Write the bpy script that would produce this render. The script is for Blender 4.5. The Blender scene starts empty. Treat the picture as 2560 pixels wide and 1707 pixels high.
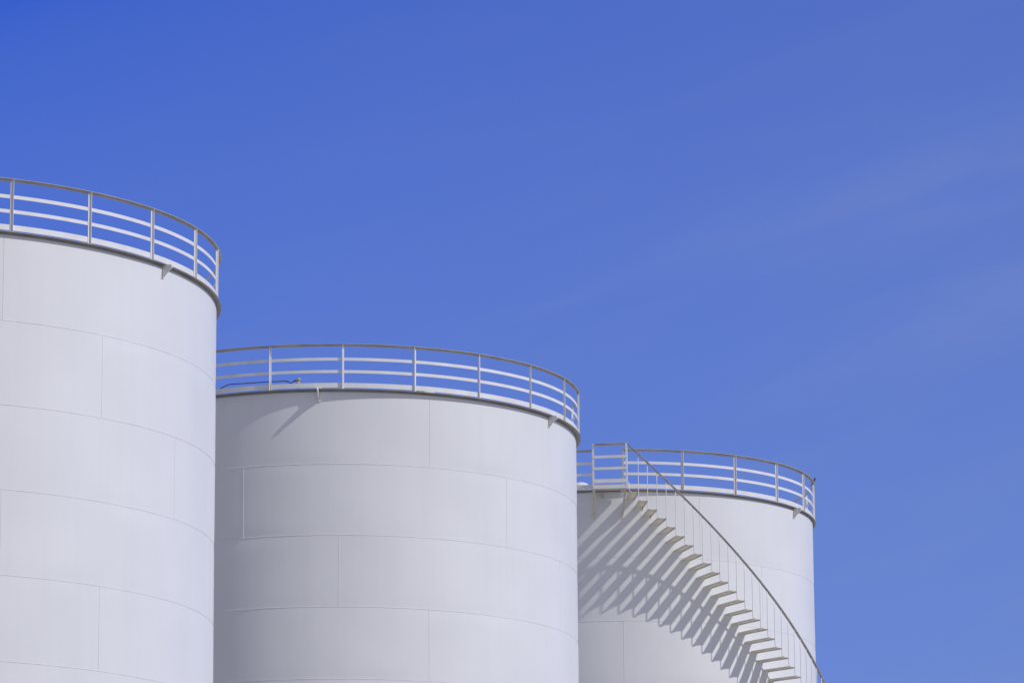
import bpy, bmesh, math, random
from mathutils import Vector, Matrix, noise
rnd = random.Random(7)
SC = bpy.context.scene
COL = SC.collection
R_ = math.radians

# ------------------------------------------------------------------ camera
CAMZ = 1.6
cam = bpy.data.objects.new("camera", bpy.data.cameras.new("camera"))
COL.objects.link(cam)
cam.data.sensor_width = 36.0
cam.data.lens = 156.55
cam.data.clip_start = 0.5
cam.data.clip_end = 20000
p, r = 0.225969499, -0.006694982
fwd = Vector((0, math.cos(p), math.sin(p)))
up0 = Vector((0, -math.sin(p), math.cos(p)))
rt0 = Vector((1, 0, 0))
rt = rt0 * math.cos(r) + up0 * math.sin(r)
upv = -rt0 * math.sin(r) + up0 * math.cos(r)
m = Matrix((rt, upv, -fwd)).transposed().to_4x4()
m.translation = Vector((0, 0, CAMZ))
cam.matrix_world = m
SC.camera = cam

# ------------------------------------------------------------------ world and sun
SUN_AZ, SUN_EL = R_(67.75), R_(42.3)          # azimuth measured from the camera side (-y) towards +x
world = bpy.data.worlds.new("World")
SC.world = world
world.use_nodes = True
nt = world.node_tree
nt.nodes.clear()
N = nt.nodes.new
L = nt.links.new
out = N('ShaderNodeOutputWorld')
bg = N('ShaderNodeBackground')
bg.inputs['Strength'].default_value = 0.10
sky = N('ShaderNodeTexSky')
sky.sky_type = 'NISHITA'
sky.sun_disc = False
sky.sun_elevation = SUN_EL
sky.sun_rotation = math.pi - SUN_AZ            # sun rotation runs clockwise from +y
sky.air_density = 1.0
sky.dust_density = 0.25
sky.ozone_density = 3.0
sky.altitude = 0
gam = N('ShaderNodeGamma')
gam.inputs['Gamma'].default_value = 1.0
L(sky.outputs[0], gam.inputs[0])
tint = N('ShaderNodeMix'); tint.data_type = 'RGBA'; tint.blend_type = 'MULTIPLY'
tint.inputs[0].default_value = 1.0
L(gam.outputs[0], tint.inputs[6])
tint.inputs[7].default_value = (0.268, 0.455, 1.38, 1)
# thin cirrus veil: soft streaks that rise to the right, thicker towards the right
geo = N('ShaderNodeTexCoord')
A_ = R_(13.8)
def dotn(v):
    n = N('ShaderNodeVectorMath'); n.operation = 'DOT_PRODUCT'
    L(geo.outputs['Generated'], n.inputs[0]); n.inputs[1].default_value = v
    return n.outputs['Value']
def mth(op, a, b=None, c=None):
    n = N('ShaderNodeMath'); n.operation = op
    for k, q in enumerate((a, b, c)):
        if q is None: continue
        if isinstance(q, (int, float)): n.inputs[k].default_value = q
        else: L(q, n.inputs[k])
    return n.outputs[0]
uu = dotn((math.cos(A_), 0, math.sin(A_)))       # along the streaks
ww = dotn((-math.sin(A_), 0, math.cos(A_)))      # across them
cmb = N('ShaderNodeCombineXYZ')
L(mth('MULTIPLY', uu, 16.0), cmb.inputs[0]); L(mth('MULTIPLY', ww, 75.0), cmb.inputs[1])
n1 = N('ShaderNodeTexNoise')
n1.inputs['Scale'].default_value = 1.0
n1.inputs['Detail'].default_value = 5
n1.inputs['Roughness'].default_value = 0.5
n1.inputs['Distortion'].default_value = 0.5
L(cmb.outputs[0], n1.inputs['Vector'])
n2 = N('ShaderNodeTexNoise')
n2.inputs['Scale'].default_value = 0.35
n2.inputs['Detail'].default_value = 3
L(cmb.outputs[0], n2.inputs['Vector'])
mr = N('ShaderNodeMapRange')
mr.interpolation_type = 'SMOOTHSTEP'
mr.inputs['From Min'].default_value = 0.38
mr.inputs['From Max'].default_value = 0.72
mr.inputs['To Min'].default_value = 0.0
mr.inputs['To Max'].default_value = 0.07
L(n1.outputs['Fac'], mr.inputs['Value'])
sep = N('ShaderNodeSeparateXYZ')
L(geo.outputs['Generated'], sep.inputs[0])
# veil thickens to the right and downwards
ma = N('ShaderNodeMath'); ma.operation = 'MULTIPLY_ADD'
ma.inputs[1].default_value = -1.5
L(sep.outputs['Z'], ma.inputs[0])
mx0 = N('ShaderNodeMath'); mx0.operation = 'MULTIPLY'; mx0.inputs[1].default_value = 0.6
L(sep.outputs['X'], mx0.inputs[0])
L(mx0.outputs[0], ma.inputs[2])
veil = N('ShaderNodeMapRange')
veil.inputs['From Min'].default_value = -0.51
veil.inputs['From Max'].default_value = 0.0
veil.inputs['To Min'].default_value = 0.0
veil.inputs['To Max'].default_value = 1.0
L(ma.outputs[0], veil.inputs['Value'])
vp = N('ShaderNodeMath'); vp.operation = 'POWER'; vp.inputs[1].default_value = 0.6
L(veil.outputs[0], vp.inputs[0])
ml = N('ShaderNodeMath'); ml.operation = 'MULTIPLY'
L(mr.outputs[0], ml.inputs[0]); L(vp.outputs[0], ml.inputs[1])
vl = N('ShaderNodeMath'); vl.operation = 'MULTIPLY_ADD'
vl.inputs[1].default_value = 0.56
L(vp.outputs[0], vl.inputs[0]); L(ml.outputs[0], vl.inputs[2])
# two long wisps fanning out to the right
wob = mth('MULTIPLY_ADD', n2.outputs['Fac'], 0.020, -0.010)
def wisp(w0, slope, width, u0, u1, amt):
    d = mth('SUBTRACT', mth('ADD', ww, wob), mth('MULTIPLY_ADD', uu, slope, w0))
    g = mth('POWER', 2.718, mth('MULTIPLY', mth('MULTIPLY', d, d), -1.0 / (width * width)))
    f = N('ShaderNodeMapRange'); f.interpolation_type = 'SMOOTHSTEP'
    f.inputs['From Min'].default_value = u0; f.inputs['From Max'].default_value = u1
    L(uu, f.inputs['Value'])
    t = mth('MULTIPLY_ADD', n1.outputs['Fac'], 1.6, -0.3)
    return mth('MULTIPLY', mth('MULTIPLY', g, f.outputs[0]), mth('MULTIPLY', t, amt))
W1 = wisp(0.228, 0.0, 0.0085, 0.02, 0.20, 0.17)
W2 = wisp(0.1888, 0.065, 0.0085, 0.06, 0.19, 0.13)
VEIL = vl.outputs[0]
cir = N('ShaderNodeMix'); cir.data_type = 'RGBA'
L(VEIL, cir.inputs[0])
L(tint.outputs[2], cir.inputs[6])
cir.inputs[7].default_value = (2.4, 3.2, 4.7, 1)
cw = N('ShaderNodeMix'); cw.data_type = 'RGBA'
L(mth('ADD', W1, W2), cw.inputs[0]); L(cir.outputs[2], cw.inputs[6])
cw.inputs[7].default_value = (3.8, 4.5, 6.4, 1)
# broken pale cloud added out of view behind the camera to neutralise shadow fill
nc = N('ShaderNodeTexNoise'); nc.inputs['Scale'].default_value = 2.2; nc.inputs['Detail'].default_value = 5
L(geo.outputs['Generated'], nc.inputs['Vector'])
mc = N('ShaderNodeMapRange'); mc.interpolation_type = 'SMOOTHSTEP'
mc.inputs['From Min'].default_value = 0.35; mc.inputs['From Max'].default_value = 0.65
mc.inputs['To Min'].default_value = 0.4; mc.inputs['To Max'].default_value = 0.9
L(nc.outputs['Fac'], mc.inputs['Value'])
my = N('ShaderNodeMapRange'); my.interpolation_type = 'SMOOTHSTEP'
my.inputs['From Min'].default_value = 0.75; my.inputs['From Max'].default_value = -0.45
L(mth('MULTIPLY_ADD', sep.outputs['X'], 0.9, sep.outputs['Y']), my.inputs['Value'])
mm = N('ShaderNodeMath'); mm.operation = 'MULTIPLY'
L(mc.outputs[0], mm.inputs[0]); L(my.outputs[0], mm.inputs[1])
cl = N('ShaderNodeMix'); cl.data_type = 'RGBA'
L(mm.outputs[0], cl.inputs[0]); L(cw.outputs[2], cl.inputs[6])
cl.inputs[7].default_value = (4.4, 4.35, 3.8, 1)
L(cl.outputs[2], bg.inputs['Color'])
L(bg.outputs[0], out.inputs[0])

sl = bpy.data.lights.new("sun", 'SUN')
sl.energy = 2.75
sl.angle = R_(0.55)
sl.color = (1.0, 0.975, 0.935)
sun = bpy.data.objects.new("sun", sl)
COL.objects.link(sun)
sdir = Vector((math.sin(SUN_AZ) * math.cos(SUN_EL), -math.cos(SUN_AZ) * math.cos(SUN_EL), math.sin(SUN_EL)))
sun.rotation_euler = sdir.to_track_quat('Z', 'Y').to_euler()
sun.location = (60, -20, 80)

SC.view_settings.view_transform = 'Standard'
SC.view_settings.look = 'None'
SC.view_settings.exposure = 0.0
SC.view_settings.gamma = 1.0
SC.render.engine = 'CYCLES'

# ------------------------------------------------------------------ materials
def principled(name, col, rough=0.5, spec=0.5, metal=0.0):
    mt = bpy.data.materials.new(name)
    mt.use_nodes = True
    b = mt.node_tree.nodes['Principled BSDF']
    b.inputs['Base Color'].default_value = (*col, 1)
    b.inputs['Roughness'].default_value = rough
    b.inputs['Specular IOR Level'].default_value = spec
    b.inputs['Metallic'].default_value = metal
    return mt, b

def noisy(name, c1, c2, scale, rough=0.5, spec=0.5, stretch=(1, 1, 1), lo=0.35, hi=0.65, detail=5):
    mt, b = principled(name, c1, rough, spec)
    t = mt.node_tree
    tc = t.nodes.new('ShaderNodeTexCoord')
    mp = t.nodes.new('ShaderNodeMapping'); mp.inputs['Scale'].default_value = stretch
    n = t.nodes.new('ShaderNodeTexNoise'); n.inputs['Scale'].default_value = scale; n.inputs['Detail'].default_value = detail
    rm = t.nodes.new('ShaderNodeMapRange'); rm.inputs['From Min'].default_value = lo; rm.inputs['From Max'].default_value = hi
    mx = t.nodes.new('ShaderNodeMix'); mx.data_type = 'RGBA'
    mx.inputs[6].default_value = (*c1, 1); mx.inputs[7].default_value = (*c2, 1)
    t.links.new(tc.outputs['Object'], mp.inputs['Vector'])
    t.links.new(mp.outputs[0], n.inputs['Vector'])
    t.links.new(n.outputs['Fac'], rm.inputs['Value'])
    t.links.new(rm.outputs[0], mx.inputs[0])
    t.links.new(mx.outputs[2], b.inputs['Base Color'])
    return mt, b, mx, tc

WHITE = (0.755, 0.763, 0.776)

def shell_paint():
    """White tank paint: soft cloudy tone, fine vertical streaks of washed dust, faint runs."""
    mt, b, mx, tc = noisy("white_tank_paint", WHITE, (0.722, 0.731, 0.742), 0.55, rough=0.38, spec=0.45)
    t = mt.node_tree
    def layer(scale, stretch, lo, hi, col, amount, prev):
        mp = t.nodes.new('ShaderNodeMapping'); mp.inputs['Scale'].default_value = stretch
        n = t.nodes.new('ShaderNodeTexNoise'); n.inputs['Scale'].default_value = scale; n.inputs['Detail'].default_value = 4
        rm = t.nodes.new('ShaderNodeMapRange'); rm.inputs['From Min'].default_value = lo; rm.inputs['From Max'].default_value = hi
        rm.inputs['To Max'].default_value = amount
        m2 = t.nodes.new('ShaderNodeMix'); m2.data_type = 'RGBA'
        t.links.new(tc.outputs['Object'], mp.inputs['Vector'])
        t.links.new(mp.outputs[0], n.inputs['Vector'])
        t.links.new(n.outputs['Fac'], rm.inputs['Value'])
        t.links.new(rm.outputs[0], m2.inputs[0])
        t.links.new(prev, m2.inputs[6])
        m2.inputs[7].default_value = (*col, 1)
        return m2.outputs[2]
    o = layer(9.0, (1, 1, 0.035), 0.45, 0.75, (0.62, 0.62, 0.63), 0.09, mx.outputs[2])
    o = layer(1.6, (1, 1, 0.10), 0.52, 0.78, (0.60, 0.595, 0.58), 0.16, o)
    o = layer(14.0, (1, 1, 0.5), 0.72, 0.78, (0.42, 0.41, 0.40), 0.25, o)
    t.links.new(o, b.inputs['Base Color'])
    # satin variation
    n = t.nodes.new('ShaderNodeTexNoise'); n.inputs['Scale'].default_value = 0.9
    rm = t.nodes.new('ShaderNodeMapRange'); rm.inputs['To Min'].default_value = 0.30; rm.inputs['To Max'].default_value = 0.50
    t.links.new(tc.outputs['Object'], n.inputs['Vector'])
    t.links.new(n.outputs['Fac'], rm.inputs['Value'])
    t.links.new(rm.outputs[0], b.inputs['Roughness'])
    return mt

M_SHELL = shell_paint()
M_WELD = noisy("painted_weld_bead", (0.74, 0.745, 0.76), (0.66, 0.665, 0.675), 2.2, rough=0.5)[0]
M_RAIL = noisy("white_rail_paint", (0.79, 0.79, 0.80), (0.72, 0.72, 0.72), 3.0, rough=0.45)[0]
M_STEEL = noisy("off_white_steel_paint", (0.76, 0.72, 0.62), (0.66, 0.62, 0.51), 4.0, rough=0.55)[0]
M_HAND = noisy("grey_handrail_paint", (0.56, 0.545, 0.525), (0.45, 0.435, 0.415), 2.5, rough=0.55)[0]  # greyer tone than the white rail paint
M_ROOF = noisy("white_roof_paint", (0.72, 0.72, 0.74), (0.60, 0.59, 0.57), 0.8, rough=0.5)[0]
M_RUST = noisy("orange_rust", (0.66, 0.38, 0.05), (0.50, 0.27, 0.06), 20, rough=0.8, spec=0.2)[0]
M_RUSTY = noisy("rust_streaked_paint", (0.66, 0.63, 0.56), (0.34, 0.18, 0.05), 7, rough=0.7, stretch=(1, 1, 0.25), lo=0.42, hi=0.55)[0]
M_CREAM = noisy("cream_weathered_metal", (0.62, 0.56, 0.36), (0.32, 0.20, 0.08), 18, rough=0.6)[0]
M_CABLE = noisy("black_rubber", (0.030, 0.032, 0.036), (0.06, 0.06, 0.06), 6, rough=0.6)[0]
M_HATCH = noisy("rusty_hatch_paint", (0.70, 0.68, 0.64), (0.50, 0.28, 0.12), 9, rough=0.6, lo=0.5, hi=0.62)[0]
M_BIRD = noisy("brown_feathers", (0.030, 0.022, 0.020), (0.060, 0.040, 0.032), 40, rough=0.8, spec=0.2)[0]
M_BREAST = noisy("chestnut_breast_feathers", (0.20, 0.075, 0.050), (0.12, 0.05, 0.035), 40, rough=0.8, spec=0.2)[0]
M_BEAK = principled("dark_beak", (0.02, 0.018, 0.015), 0.4)[0]

def ground_mat():
    mt, b, mx, tc = noisy("pale_concrete_and_gravel", (0.45, 0.41, 0.325), (0.37, 0.335, 0.26), 0.07, rough=0.9, spec=0.2, detail=8)
    t = mt.node_tree
    n = t.nodes.new('ShaderNodeTexNoise'); n.inputs['Scale'].default_value = 30; n.inputs['Detail'].default_value = 6
    bp = t.nodes.new('ShaderNodeBump'); bp.inputs['Strength'].default_value = 0.3; bp.inputs['Distance'].default_value = 0.02
    t.links.new(tc.outputs['Object'], n.inputs['Vector'])
    t.links.new(n.outputs['Fac'], bp.inputs['Height'])
    t.links.new(bp.outputs[0], b.inputs['Normal'])
    return mt
M_GROUND = ground_mat()

def flange_mat(rust_az=None):
    """Painted flange; where rust_az is given, rust bleeds over that arc."""
    mt, b, mx, tc = noisy("flange_paint", (0.34, 0.33, 0.31), (0.27, 0.26, 0.245), 3.0, rough=0.55)
    if rust_az:
        t = mt.node_tree
        sp = t.nodes.new('ShaderNodeSeparateXYZ'); t.links.new(tc.outputs['Object'], sp.inputs[0])
        ng = t.nodes.new('ShaderNodeMath'); ng.operation = 'MULTIPLY'; ng.inputs[1].default_value = -1
        t.links.new(sp.outputs['Y'], ng.inputs[0])
        at = t.nodes.new('ShaderNodeMath'); at.operation = 'ARCTAN2'
        t.links.new(sp.outputs['X'], at.inputs[0]); t.links.new(ng.outputs[0], at.inputs[1])
        ds = t.nodes.new('ShaderNodeMath'); ds.operation = 'SUBTRACT'; ds.inputs[1].default_value = R_(rust_az[0])
        t.links.new(at.outputs[0], ds.inputs[0])
        ab = t.nodes.new('ShaderNodeMath'); ab.operation = 'ABSOLUTE'; t.links.new(ds.outputs[0], ab.inputs[0])
        rm = t.nodes.new('ShaderNodeMapRange'); rm.inputs['From Min'].default_value = R_(rust_az[1]); rm.inputs['From Max'].default_value = R_(rust_az[1] * .3)
        t.links.new(ab.outputs[0], rm.inputs['Value'])
        n = t.nodes.new('ShaderNodeTexNoise'); n.inputs['Scale'].default_value = 5
        t.links.new(tc.outputs['Object'], n.inputs['Vector'])
        r2 = t.nodes.new('ShaderNodeMapRange'); r2.inputs['From Min'].default_value = .35; r2.inputs['From Max'].default_value = .55
        t.links.new(n.outputs['Fac'], r2.inputs['Value'])
        mu = t.nodes.new('ShaderNodeMath'); mu.operation = 'MULTIPLY'
        t.links.new(rm.outputs[0], mu.inputs[0]); t.links.new(r2.outputs[0], mu.inputs[1])
        m2 = t.nodes.new('ShaderNodeMix'); m2.data_type = 'RGBA'
        t.links.new(mu.outputs[0], m2.inputs[0]); t.links.new(mx.outputs[2], m2.inputs[6])
        m2.inputs[7].default_value = (0.42, 0.29, 0.10, 1)
        t.links.new(m2.outputs[2], b.inputs['Base Color'])
    return mt
M_FLANGE = flange_mat()
M_FLANGE_RUST = flange_mat((3.4, 7.0))

# ------------------------------------------------------------------ mesh helpers
def mesh_obj(name, bm, mats, parent=None, smooth=False, loc=None):
    me = bpy.data.meshes.new(name)
    bm.normal_update()
    bm.to_mesh(me); bm.free()
    if not isinstance(mats, (list, tuple)): mats = [mats]
    for q in mats: me.materials.append(q)
    if smooth:
        for f in me.polygons: f.use_smooth = True
    o = bpy.data.objects.new(name, me)
    COL.objects.link(o)
    if parent: o.parent = parent
    if loc: o.location = loc
    return o

def cyl(r_, az, z):
    return Vector((r_ * math.sin(az), -r_ * math.cos(az), z))

def loft(bm, rings, closed_ring=True, cap=True, mat=0, loop=False):
    """rings: list of lists of points with equal length."""
    vs = [[bm.verts.new(q) for q in rg] for rg in rings]
    n = len(vs[0])
    idx = range(len(vs) if loop else len(vs) - 1)
    for i in idx:
        a, b = vs[i], vs[(i + 1) % len(vs)]
        for j in range(n if closed_ring else n - 1):
            k = (j + 1) % n
            f = bm.faces.new((a[j], a[k], b[k], b[j])); f.material_index = mat
    if cap and not loop:
        f = bm.faces.new(vs[0][::-1]); f.material_index = mat
        f = bm.faces.new(vs[-1]); f.material_index = mat
    return vs

def box(bm, ax, ay, az_, org, x0, x1, y0, y1, z0, z1, mat=0):
    """box in a local frame (ax, ay, az_) at org"""
    P = lambda x, y, z: org + ax * x + ay * y + az_ * z
    loft(bm, [[P(x0, y0, z), P(x1, y0, z), P(x1, y1, z), P(x0, y1, z)] for z in (z0, z1)], mat=mat)

def arc_sweep(bm, prof, az0, az1, step=1.0, zfun=None, full=False, mat=0):
    """prof: closed polygon of (radius, z); swept round the tank axis."""
    n = max(2, int(abs(az1 - az0) / step))
    rings = []
    for i in range(n if full else n + 1):
        a = R_(az0 + (az1 - az0) * i / n)
        dz = zfun(math.degrees(a)) if zfun else 0
        rings.append([cyl(q[0], a, q[1] + dz) for q in prof])
    loft(bm, rings, cap=not full, loop=full, mat=mat)

def tube(bm, pts, rad, sides=8, mat=0):
    pts = [Vector(q) for q in pts]
    rings = []
    for i, q in enumerate(pts):
        t = (pts[min(i + 1, len(pts) - 1)] - pts[max(i - 1, 0)]).normalized()
        a = t.orthogonal().normalized() if i == 0 else (a - t * a.dot(t)).normalized()
        b = t.cross(a)
        rr = rad[i] if isinstance(rad, (list, tuple)) else rad
        rings.append([q + (a * math.cos(2 * math.pi * s / sides) + b * math.sin(2 * math.pi * s / sides)) * rr for s in range(sides)])
    loft(bm, rings, mat=mat)

def recalc(bm):
    bmesh.ops.recalc_face_normals(bm, faces=bm.faces[:])

def thing(name, label, cat, loc, group=None):
    o = bpy.data.objects.new(name, None)
    COL.objects.link(o)
    o.location = loc
    o.empty_display_size = 0.5
    o['label'] = label; o['category'] = cat
    if group: o['group'] = group
    return o

# ------------------------------------------------------------------ ground
bm = bmesh.new()
G = 6000
bmesh.ops.create_grid(bm, x_segments=8, y_segments=8, size=G)
g = mesh_obj("ground", bm, M_GROUND)
g['kind'] = 'structure'

# ------------------------------------------------------------------ tanks
PL = 1.5244          # height of one shell plate
RAIL = 0.977
SEG = 360

def make_tank(cx, cy, R, dr, H, gtop, vseam0, label, post0, dpost, post_side, lugs, arc, seed, rust=False):
    """One storage tank. Local frame: origin at the base centre; az 0 faces -y."""
    root = thing("storage_tank", label, "storage tank", (cx, cy, 0), "white storage tanks in a row")
    seams = []
    z = H - gtop
    while z > 0.4:
        seams.append(z); z -= PL
    plate = math.degrees(6.03 / R)
    n_pl = int(360 / plate) + 1
    course = [H] + seams + [0]
    vsm = []                                     # vertical welds: (az, ztop, zbot)
    for i in range(len(course) - 1):
        base = vseam0[i] if i < len(vseam0) else vseam0[0] + (i % 3) * plate / 3
        for j in range(-(n_pl // 2), n_pl - n_pl // 2 - 1):
            a = (base + j * plate + 180) % 360 - 180
            vsm.append((a, course[i], course[i + 1]))
    off = Vector((seed * 17.3, seed * 5.1, seed * 9.7))
    def disp(a, z):
        q = Vector((R * math.sin(a), -R * math.cos(a), z))
        d = noise.noise(q * 0.42 + off) * 0.0090 + noise.noise(q * 1.15 + off) * 0.0026
        for s in seams:                          # plates draw in a little at the welds
            if abs(z - s) < 0.5:
                w = 0.30 + 1.5 * noise.noise(Vector((a * 2.1, s * 3.1, seed)))
                d -= 0.0095 * max(w, 0) * math.exp(-((z - s) / 0.15) ** 2)
        return d
    # --- shell: dense lathe of real, slightly uneven plate
    bm = bmesh.new()
    zs = set([0.0, H])
    for s in seams:
        for dz in (-0.40, -0.3, -0.22, -0.15, -0.09, -0.04, 0, 0.04, 0.09, 0.15, 0.22, 0.3, 0.40): zs.add(round(s + dz, 4))
        zs.add(round(s - PL / 2, 4)); zs.add(round(s + PL / 2 - .1, 4))
    zs = sorted(q for q in zs if 0 <= q <= H)
    rows = []
    for z in zs:
        rows.append([bm.verts.new(cyl(R + disp(2 * math.pi * j / SEG, z), 2 * math.pi * j / SEG, z)) for j in range(SEG)])
    for i in range(len(rows) - 1):
        for j in range(SEG):
            k = (j + 1) % SEG
            f = bm.faces.new((rows[i][j], rows[i][k], rows[i + 1][k], rows[i + 1][j])); f.smooth = True
    # weld beads, raised a few millimetres
    def bead_h(s):
        vs = []
        for j in range(SEG):
            a = 2 * math.pi * j / SEG
            rr = R + disp(a, s)
            wv = 0.0022 * noise.noise(Vector((a * 45, s, seed)))
            hh = 0.0060 + 0.002 * noise.noise(Vector((a * 70, s, seed + 9)))
            vs.append([cyl(rr - .002, a, s + hh + .003), cyl(rr + .0045 + wv, a, s + hh * .45), cyl(rr + .0045 + wv, a, s - hh * .45), cyl(rr - .002, a, s - hh - .003)])
        loft(bm, vs, closed_ring=False, loop=True, mat=1)
    for s in seams: bead_h(s)
    for (a, zt, zb) in vsm:
        ar = R_(a); rings = []
        n = 7
        for i in range(n + 1):
            z = zb + (zt - zb) * i / n
            rr = R + disp(ar, z); h = 0.0055 / R
            rings.append([cyl(rr - .003, ar - h * 1.5, z), cyl(rr + .004, ar - h * .5, z), cyl(rr + .004, ar + h * .5, z), cyl(rr - .003, ar + h * 1.5, z)])
        loft(bm, rings, closed_ring=False, cap=False, mat=1)
    if rust:                                     # rust runs below the first treads, real thin flakes on the wall
        for (a, z0, z1, w) in ((2.81, -.225, -.25, .008), (5.18, -.405, -.505, .015), (7.49, -.60, -.685, .014), (4.57, -.57, -.60, .006)):
            ar = R_(a); rings = []
            for t in (0, .3, .7, 1):
                z = H + z0 + (z1 - z0) * t; rr = R + disp(ar, z) + .0025; h = w * (1 - .35 * t) / R
                rings.append([cyl(rr, ar - h, z), cyl(rr + .001, ar, z), cyl(rr, ar + h, z)])
            loft(bm, rings, closed_ring=False, cap=False, mat=2)
    recalc(bm)
    mesh_obj("shell", bm, [M_SHELL, M_WELD, M_RUST], root)
    # --- roof: shallow cone with a few plate laps
    bm = bmesh.new()
    rings = []
    for i in range(13):
        rr = (R - 0.004) * (1 - i / 12.0) + 0.02 * (i == 12)
        rings.append([cyl(max(rr, .02), 2 * math.pi * j / 120, H - .012 + (R - rr) * 0.075) for j in range(120)])
    loft(bm, rings, cap=True)
    recalc(bm)
    mesh_obj("roof", bm, M_ROOF, root, smooth=True)
    # --- top flange: horizontal leg out, short leg down against the shell
    ro = R + dr
    bm = bmesh.new()
    prof = [(R - .05, H), (ro, H), (ro, H - .009), (R + .012, H - .009), (R + .012, H - .05), (R + .004, H - .05), (R + .004, H - .010), (R - .05, H - .010)]
    arc_sweep(bm, prof, 0, 360, 1.0, full=True)
    recalc(bm)
    fl = mesh_obj("top_flange", bm, M_FLANGE_RUST if rust else M_FLANGE, root)
    # --- guardrail
    rb = ro - 0.058
    a0, a1 = arc
    full = (a1 - a0) >= 360
    def ring_part(name, prof, parent, mat=None):
        b = bmesh.new()
        arc_sweep(b, prof, a0, a1, 1.0, full=full)
        recalc(b)
        return mesh_obj(name, b, mat or M_RAIL, parent)
    top = ring_part("handrail", [(rb - .006, H + RAIL - .05), (rb, H + RAIL - .05), (rb, H + RAIL - .006), (rb + .054, H + RAIL - .006), (rb + .054, H + RAIL), (rb - .006, H + RAIL)], root, M_HAND)
    for (zt, zb, nm) in ((.687, .622, "mid_rail"), (.417, .352, "mid_rail"), (.138, .034, "toe_board")):
        ring_part(nm, [(rb - .006, H + zb), (rb, H + zb), (rb, H + zt), (rb - .006, H + zt)], root)
    # posts: steel angle, one leg along the ring and one leg pointing out
    base_az = [post0 + dpost * i for i in range(-24, 30)]
    if full:
        n_post = round(360 / dpost)
        azs = [post0 + 360.0 / n_post * i if abs(i) > 8 else post0 + dpost * i for i in range(-(n_post // 2) + 2, n_post - n_post // 2 + 2)]
        azs = [a for a in azs if a < post0 - dpost * 2 + 360 - 6]
        azs = sorted(set(round((a + 180) % 360 - 180, 3) for a in azs))
        keep = []
        for a in azs:
            if not keep or a - keep[-1] > 8: keep.append(a)
        azs = keep
    else:
        azs = [a for a in base_az if a0 + 3 < a < a1 - 3] + [a0 + .25, a1 - .3]
    w = 0.048 if post_side > 0 else 0.042
    for a in azs:
        ar = R_(a)
        er = cyl(1, ar, 0); et = Vector((math.cos(ar), math.sin(ar), 0)); ez = Vector((0, 0, 1))
        b = bmesh.new()
        t = 0.006
        s = post_side
        poly = [(0, 0), (0, w), (-t * s, w), (-t * s, t), (-w * s, t), (-w * s, 0)]   # (along ring, outward)
        lean = rnd.uniform(-.004, .004)
        rings = []
        for zz in (H + 0.001, H + RAIL - .0075):
            q0 = er * (rb + .002) + et * (w * .5 * s + (lean if zz > H + .5 else 0)) + ez * zz
            rings.append([q0 + et * x + er * y for x, y in poly])
        loft(b, rings)
        recalc(b)
        mt = M_RAIL
        po = mesh_obj("post", b, mt, root)
        if post_side < 0 and abs(a - post0) < .5:
            po['label'] = "post with a rust streak at its foot"
            b = bmesh.new()
            q0 = er * (rb + .002 + t + .002) + ez * 0
            rings = []
            for zz, ww in ((H + .004, .016), (H + .06, .014), (H + .12, .010), (H + .2, .005)):
                c0 = er * (rb + .002 + t + .0015) + et * (w * .5 * s + .026) + ez * zz
                rings.append([c0 - et * ww * .5, c0 + et * ww * .5, c0 + et * ww * .5 - er * .001, c0 - et * ww * .5 - er * .001])
            loft(b, rings); recalc(b)
            mesh_obj("rust_streak", b, M_RUST, po)
    # --- lifting lugs
    for a, plate_top in lugs:
        ar = R_(a)
        er = cyl(1, ar, 0); et = Vector((math.cos(ar), math.sin(ar), 0)); ez = Vector((0, 0, 1))
        b = bmesh.new()
        E_ = .222 if plate_top else .168          # the lug over the front is the longer one
        pts = [(.006, -.012), (E_ * .6, -.012), (E_ - .012, -.010)]
        for i in range(9):
            t = R_(90 - i * 18)
            pts.append((E_ + .048 * math.cos(t), -.058 + .048 * math.sin(t)))
        pts += [(E_ - .005, -.112), (.045, -.212), (.03, -.245), (.006, -.245)]
        hc = (E_, -.058); hr = .017
        th = .0125
        org = er * R + ez * H
        # outline with a round hole: bridge outline to hole by angle
        K = len(pts)
        hole = []
        for q in pts:
            an = math.atan2(q[1] - hc[1], q[0] - hc[0])
            hole.append((hc[0] + hr * math.cos(an), hc[1] + hr * math.sin(an)))
        vo = [[b.verts.new(org + er * x + ez * z + et * s_) for x, z in pts] for s_ in (-th, th)]
        vh = [[b.verts.new(org + er * x + ez * z + et * s_) for x, z in hole] for s_ in (-th, th)]
        for i in range(K):
            k = (i + 1) % K
            b.faces.new((vo[0][i], vo[0][k], vh[0][k], vh[0][i]))
            b.faces.new((vo[1][k], vo[1][i], vh[1][i], vh[1][k]))
            b.faces.new((vo[0][k], vo[0][i], vo[1][i], vo[1][k]))
            b.faces.new((vh[0][i], vh[0][k], vh[1][k], vh[1][i]))
        box(b, et, er, ez, org, -.055, .055, .004, .012, -.262, -.222)
        if plate_top:
            box(b, et, er, ez, org, -.05, .07, -.02, .13, .003, .016)
        bmesh.ops.remove_doubles(b, verts=b.verts[:], dist=1e-5)
        recalc(b)
        lg = mesh_obj("lifting_lug", b, M_RAIL, root)
    return root

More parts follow.
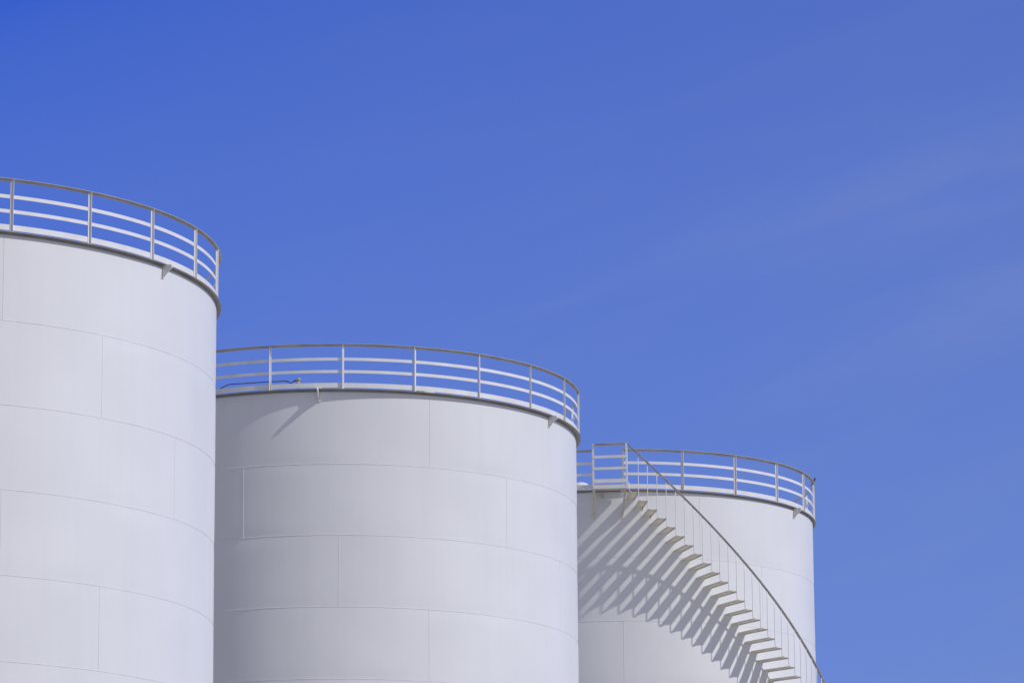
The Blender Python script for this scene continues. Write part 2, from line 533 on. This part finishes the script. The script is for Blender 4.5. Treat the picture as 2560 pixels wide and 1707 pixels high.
T1 = make_tank(-11.8048, 82.4491, 6.1680, .090, 19.7495 + CAMZ, 1.6116, [26.64, 45.93, 65.57, 27.0, 46.03, 65.6],
               "tallest looking white tank at the left edge, nearest of the three", 27.675, 14.743, 1, [(60.9, False), (-60, False)], (0, 360), 1)
T2 = make_tank(-3.9355, 97.6379, 5.3538, .106, 20.1943 + CAMZ, 1.6023, [23.97, 45.2, 2.77, 23.69, 45.2],
               "white tank in the middle with a black cable on its roof edge", -12.799, 16.492, -1, [(-1.9, True), (61.9, False)], (0, 360), 2)
A0, A1 = -8.5, -0.5      # gap in the guardrail behind the landing
T3 = make_tank(2.6350, 108.7148, 4.7847, .074, 20.2623 + CAMZ, 1.6150, [22.2, 43.9, -0.5, 22.2],
               "white tank on the right with the spiral staircase and its saw tooth shadow", 16.968, 16.921, 1, [(60.8, False)], (A1, 360 + A0), 3, rust=True)

# ------------------------------------------------------------------ staircase of the right-hand tank
H3 = 20.2623 + CAMZ
R3 = 4.7847
RS = 5.5949
TA0, TDA, TDZ = 3.2707, 2.25005, 0.206585
Z0 = 20.05528 + CAMZ
HH = 0.930
ez = Vector((0, 0, 1))
NT = 60
SKEW = 0.4215
def hand_z(azdeg): return Z0 - TDZ * (azdeg - TA0) / TDA + HH

# tread: a folded plate; built once at its own azimuth, the copies are turned about the tank axis
def tread_mesh():
    b = bmesh.new()
    aL, aR = R_(-TDA), 0.0
    OL, OR = cyl(RS, aL, 0), cyl(RS, aR, 0)
    IL = cyl(R3 + .001, aL - R_(SKEW), 0)
    d = (OR - OL)
    # inner right corner: same width, on the shell
    ia = aL - R_(SKEW) + d.length / R3
    IR = cyl(R3 + .001, ia, 0)
    t = .006
    def slab(q, z0, z1):
        loft(b, [[v + ez * z0 for v in q], [v + ez * z1 for v in q]])
    slab([IL, IR, OR, OL], -t, 0)
    # folded lips at both long edges
    for (A, B, s) in ((IL, OL, 1), (IR, OR, -1)):
        n = (B - A).normalized().cross(ez) * -s
        q = [A, B, B + n * .005, A + n * .005]
        slab(q, -.036, -t - .0005)
    recalc(b)
    return b
tread_src = None
bal_src = None
treads = []
hr_bm = bmesh.new()
a_end = TA0 + TDA * (NT - 1)
prof = [(RS - .004, -.048), (RS + .002, -.048), (RS + .002, -.006), (RS + .046, -.006), (RS + .046, 0), (RS - .004, 0)]
a_start = 0.65
rings = []
nn = 150
for i in range(nn + 1):
    a = a_start + (a_end - a_start) * i / nn
    rings.append([cyl(q[0], R_(a), q[1] + hand_z(a)) for q in prof])
loft(hr_bm, rings)
recalc(hr_bm)
stair_rail = mesh_obj("stair_handrail", hr_bm, M_HAND, T3)
for k in range(NT):
    rz = R_(TA0 + TDA * k)
    if tread_src is None:
        tread_src = mesh_obj("tread", tread_mesh(), M_STEEL, T3)
        o = tread_src
    else:
        o = tread_src.copy(); COL.objects.link(o); o.parent = T3
    o.location = (0, 0, Z0 - TDZ * k)
    o.rotation_euler = (0, 0, rz)
    # rod: up from the outer left corner of this tread to the handrail
    if bal_src is None:
        b = bmesh.new()
        aL = R_(-TDA)
        rr = RS + .009
        pts = []
        z_bend = .035
        pts.append(cyl(rr - .004, aL + R_(.75), .008))
        for i in range(6):
            t = R_(i * 18)
            pts.append(cyl(rr, aL + R_(.45) * (1 - math.sin(t)), .008 + z_bend * (1 - math.cos(t))))
        ztop = TDZ + HH - .010
        for f in (.25, .5, .75, 1): pts.append(cyl(rr, aL, .05 + (ztop - .05) * f))
        tube(b, pts, .0094, 8)
        recalc(b)
        bal_src = mesh_obj("baluster", b, M_RAIL, T3, smooth=True)
        o = bal_src
    else:
        o = bal_src.copy(); COL.objects.link(o); o.parent = T3
    if k == 0:
        bal0 = o
    o.location = (0, 0, Z0 - TDZ * k)
    o.rotation_euler = (0, 0, rz + R_(rnd.uniform(-.04, .04)))
# the first rod stops at the landing deck
b = bmesh.new()
rr = RS + .009
aL = R_(TA0 - TDA)
tube(b, [cyl(rr, aL + R_(.6), Z0 + .006), cyl(rr, aL + R_(.25), Z0 + .008), cyl(rr, aL + R_(.05), Z0 + .03), cyl(rr, aL, Z0 + .06), cyl(rr, aL, H3 + .02)], .009, 8)
recalc(b)
old = bal0.data
if bal0.users_collection: bpy.data.objects.remove(bal0)
mesh_obj("baluster", b, M_RAIL, T3, smooth=True)['label'] = "short bent rod under the landing"

# ------------------------------------------------------------------ landing
def P3(azd, rr, z): return cyl(rr, R_(azd), z)
FL, FR = P3(-7.74, RS - .015, 0), P3(0.70, RS + .03, 0)
BL, BR = P3(-8.45, R3 + .02, 0), P3(-0.6, R3 + .07, 0)
BLs, BRs = P3(-8.85, R3 + .08, 0), P3(-0.9, R3 + .08, 0)
HD = H3 - .038       # landing deck level
fx = (FR - FL).normalized(); fn = fx.cross(ez).normalized()      # outward face normal
if fn.dot(cyl(1, R_(-5), 0)) < 0: fn = -fn
W = (FR - FL).length
b = bmesh.new()
loft(b, [[v + ez * z for v in (FL, FR, BRs, BLs)] for z in (HD + .012, HD + .020)])
recalc(b)
deck = mesh_obj("landing_deck", b, M_STEEL, T3)
b = bmesh.new()
box(b, fx, fn, ez, FL, 0, W, .002, .008, HD - .080, HD + .022)          # front channel
box(b, fx, fn, ez, FL, .002, W - .002, -.04, .0015, HD - .080, HD - .074)
for A, B in ((FL, BLs), (FR, BRs)):
    d = (B - A).normalized(); n = d.cross(ez)
    box(b, d, n, ez, A, .01, (B - A).length - .002, -.003, .003, HD - .070, HD + .010)
recalc(b)
mesh_obj("landing_frame", b, M_RAIL, deck)
LT = HD + 1.0
for A, s in ((FL, 1), (FR, -1)):
    b = bmesh.new()
    poly = [(0, .0085), (.048, .0085), (.048, .0145), (.006, .0145), (.006, .0145 + .001), (0, .0145 + .001)]
    q0 = A + (fx * -.004 if s > 0 else fx * .004)
    box(b, fx * s, fn, ez, q0, 0, .046, .009, .015, HD - .02, LT)
    box(b, fx * s, fn, ez, q0, 0, .006, -.036, .0085, HD + .024, LT - .001)
    recalc(b)
    mesh_obj("landing_post", b, M_RAIL, deck)
for (z0, z1, nm) in ((LT - .05, LT - .001, "landing_handrail"), (HD + .648, HD + .712, "landing_mid_rail"), (HD + .37, HD + .432, "landing_mid_rail"), (HD + .052, HD + .146, "landing_toe_board")):
    b = bmesh.new()
    f0, f1 = (.016, .022) if nm != "landing_handrail" else (.0035, .0085)
    if nm == "landing_handrail":
        box(b, fx, fn, ez, FL, .043, W - .043, f0, f1, z0, z1)
        box(b, fx, fn, ez, FL, .043, W - .043, .0095, .05, z1 - .006, z1)
    else:
        box(b, fx, fn, ez, FL, .0, W, f0, f1, z0, z1)
    # return along the left side to the guardrail end
    d = (BL - FL).normalized(); n = d.cross(ez)
    box(b, d, n, ez, FL, .04, (BL - FL).length, -.003, .003, z0, z1)
    recalc(b)
    mesh_obj(nm, b, M_HAND if nm == 'landing_handrail' else M_RAIL, deck)
# braces: angle iron from the outer corners down to the wall
for A, azd, zb, sh in ((FL + fx * .03, -8.66, -.60, 1), (FR - fx * .06, -0.45, -.59, -1)):
    b = bmesh.new()
    top = A - fn * .02 + ez * (HD - .075)
    bot = P3(azd, R3 + .035, H3 + zb)
    d = (bot - top).normalized()
    sx = fx; n = d.cross(sx).normalized(); sx = n.cross(d).normalized()
    ln = (bot - top).length
    box(b, sx, n, d, top, -.024, .024, -.003, .003, -.002, ln)
    box(b, sx, n, d, top, -.024 if sh > 0 else .018, -.018 if sh > 0 else .024, .0035, .048, -.002, ln)
    # wall pad
    er = cyl(1, R_(azd), 0); et = Vector((math.cos(R_(azd)), math.sin(R_(azd)), 0))
    box(b, et, er, ez, er * R3, -.032, .032, .003, .010, H3 + zb - .10, H3 + zb + .08)
    box(b, et, er, ez, er * R3, -.004, .004, .010, .055, H3 + zb - .06, H3 + zb + .07)
    recalc(b)
    mesh_obj("brace", b, M_STEEL, deck)
b = bmesh.new()
er = cyl(1, R_(-6.23), 0); et = Vector((math.cos(R_(-6.23)), math.sin(R_(-6.23)), 0))
box(b, et, er, ez, er * R3, -.008, .008, .003, .12, H3 - .18, H3 - .06)
box(b, et, er, ez, er * R3, -.03, .03, .003, .011, H3 - .19, H3 - .045)
recalc(b)
mesh_obj("wall_bracket", b, M_STEEL, deck)

# ------------------------------------------------------------------ roof fittings
def dome(tank, azd, rr, rad, h, zbase, name, mat):
    b = bmesh.new()
    rings = []
    c = cyl(rr, R_(azd), 0)
    prof = [(rad * .92, zbase - .25), (rad * .92, zbase), (rad * 1.02, zbase), (rad * 1.02, zbase + .02)]
    for i in range(1, 9):
        t = R_(90 * i / 8.0)
        prof.append((max(rad * math.cos(t), .004), zbase + .02 + h * math.sin(t)))
    for q in prof:
        rings.append([c + Vector((q[0] * math.cos(2 * math.pi * j / 32), q[0] * math.sin(2 * math.pi * j / 32), q[1])) for j in range(32)])
    loft(b, rings); recalc(b)
    return mesh_obj(name, b, mat, tank, smooth=True)
dome(T3, -14.0, R3 - .6, .245, .17, H3 + .14, "roof_vent", M_RAIL)

H2 = 20.1943 + CAMZ
R2 = 5.3538
b = bmesh.new()
c = cyl(R2 - .45, R_(24.8), 0)
er = cyl(1, R_(24.8), 0); et = Vector((math.cos(R_(24.8)), math.sin(R_(24.8)), 0))
rings = []
for q in ((.21, H2 + .0), (.21, H2 + .17), (.25, H2 + .17), (.25, H2 + .196), (.20, H2 + .212), (.02, H2 + .22)):
    rings.append([c + Vector((q[0] * math.cos(2 * math.pi * j / 24), q[0] * math.sin(2 * math.pi * j / 24), q[1])) for j in range(24)])
loft(b, rings); recalc(b)
hatch = mesh_obj("roof_hatch", b, M_HATCH, T2)
for s in (-.19, .17):
    b = bmesh.new()
    tube(b, [c + et * s + ez * (H2 + .19), c + et * s + ez * (H2 + .25)], .011, 8)
    tube(b, [c + et * (s - .02) + ez * (H2 + .235), c + et * (s + .02) + ez * (H2 + .235)], .007, 6)
    recalc(b)
    mesh_obj("hatch_bolt", b, M_RAIL, hatch)

# cream valve on the roof edge
RC = R2 - .3
c = cyl(RC, R_(-7.07), 0)
b = bmesh.new()
rings = []
for q in ((.030, .01), (.030, .13), (.026, .15), (.026, .20), (.034, .205), (.036, .235), (.030, .257)):
    rings.append([c + Vector((q[0] * math.cos(2 * math.pi * j / 16), q[0] * math.sin(2 * math.pi * j / 16), H2 + q[1])) for j in range(16)])
loft(b, rings)
recalc(b)
valve = mesh_obj("valve", b, M_CREAM, T2, smooth=False)
b = bmesh.new()
et = Vector((math.cos(R_(-8)), math.sin(R_(-8)), 0))
q0 = c + ez * (H2 + .287)
tube(b, [q0 - et * .050 - ez * .012, q0 - et * .046 - ez * .010, q0 - et * .02, q0 + et * .035 + ez * .004, q0 + et * .042], [.018, .028, .034, .034, .026], 12)
tube(b, [q0, q0 + ez * .045], [.03, .024], 10)
recalc(b)
mesh_obj("valve_head", b, M_CREAM, valve)

b = bmesh.new()
pth = [(-28.7, .10), (-27.31, .216), (-26.17, .251), (-25.04, .281), (-23.8, .2815), (-21.8, .276), (-19.55, .271), (-17, .269), (-14.29, .267), (-12, .265), (-10.21, .263), (-9.8, .257), (-9.4, .240), (-9.05, .215), (-8.85, .207), (-8.63, .222), (-8.32, .245), (-7.98, .259), (-7.57, .270)]
pts = [Vector((-3.9355, 97.6379, 0)) + cyl(RC, R_(a), H2 + z + .013) for a, z in pth]
rad = [.0105] * len(pts); rad[-1] = .018; rad[-2] = .014; rad[11] = .014
tube(b, pts, rad, 8)
recalc(b)
cable = mesh_obj("cable", b, M_CABLE, None, smooth=True)
cable['label'] = "black cable running to the cream valve on the middle tank's roof edge"
cable['category'] = "cable"

# ------------------------------------------------------------------ the bird on the right-hand guardrail
def make_bird():
    az = R_(84.2)
    rb = R3 + .074 - .058 + .03
    foot = Vector((2.6350, 108.7148, 0)) + cyl(rb, az, H3 + RAIL)
    root = thing("bird", "small dark bird perched on the guardrail at the far right end", "bird", foot)
    # body axis runs from tail (low, left) to head (high, right); built in x-z, faces +x
    b = bmesh.new()
    spine = [(-.085, -.085, .005, .012), (-.060, -.050, .006, .014), (-.036, -.014, .010, .015), (-.022, .012, .021, .020), (-.004, .038, .028, .026), (.014, .062, .027, .025),
             (.026, .084, .019, .018), (.033, .098, .018, .017), (.040, .110, .019, .018), (.048, .118, .013, .013), (.054, .121, .005, .005)]
    rings = []
    for i, (x, z, rv, rh) in enumerate(spine):
        x0, z0 = spine[max(i - 1, 0)][:2]; x1, z1 = spine[min(i + 1, len(spine) - 1)][:2]
        t = Vector((x1 - x0, 0, z1 - z0)).normalized()
        nn = Vector((-t.z, 0, t.x)); yy = Vector((0, 1, 0))
        rings.append([Vector((x, 0, z)) + nn * rv * math.cos(2 * math.pi * j / 12) + yy * rh * math.sin(2 * math.pi * j / 12) for j in range(12)])
    vs = loft(b, rings)
    recalc(b)
    for f in b.faces:
        cc = f.calc_center_median()
        f.smooth = True
        if cc.z > .02 and cc.z < .085 and cc.x > cc.z * .55 - .008: f.material_index = 1
    mesh_obj("body", b, [M_BIRD, M_BREAST], root)
    b = bmesh.new()
    tube(b, [Vector((.052, 0, .121)), Vector((.064, 0, .122)), Vector((.074, 0, .119))], [.0055, .0035, .0008], 6)
    recalc(b); mesh_obj("beak", b, M_BEAK, root)
    for s in (-1, 1):
        b = bmesh.new()
        rings = []
        for (x, z, w_) in ((.016, .072, .006), (.002, .052, .018), (-.018, .020, .016), (-.040, -.012, .010), (-.058, -.040, .003)):
            n = Vector((-.6, 0, .8))
            c0 = Vector((x, s * .024, z))
            rings.append([c0 + n * w_, c0 + Vector((0, s * .005, 0)), c0 - n * w_, c0 - Vector((0, s * .003, 0))])
        loft(b, rings); recalc(b); mesh_obj("wing", b, M_BIRD, root)
        b = bmesh.new()
        tube(b, [Vector((.004, s * .010, .030)), Vector((.006, s * .011, .012)), Vector((.002, s * .011, .002))], .0022, 6)
        for tx in (.020, -.014):
            tube(b, [Vector((.002, s * .011, .0025)), Vector((.002 + tx * .6, s * .012, .0035)), Vector((.002 + tx, s * .012, -.002))], .0018, 5)
        recalc(b); mesh_obj("leg", b, M_BEAK, root)
        b = bmesh.new()
        bmesh.ops.create_icosphere(b, subdivisions=1, radius=.0030, matrix=Matrix.Translation((.044, s * .0155, .114)))
        mesh_obj("eye", b, M_BEAK, root)
    root.rotation_euler = (0, 0, R_(8))
    return root
make_bird()
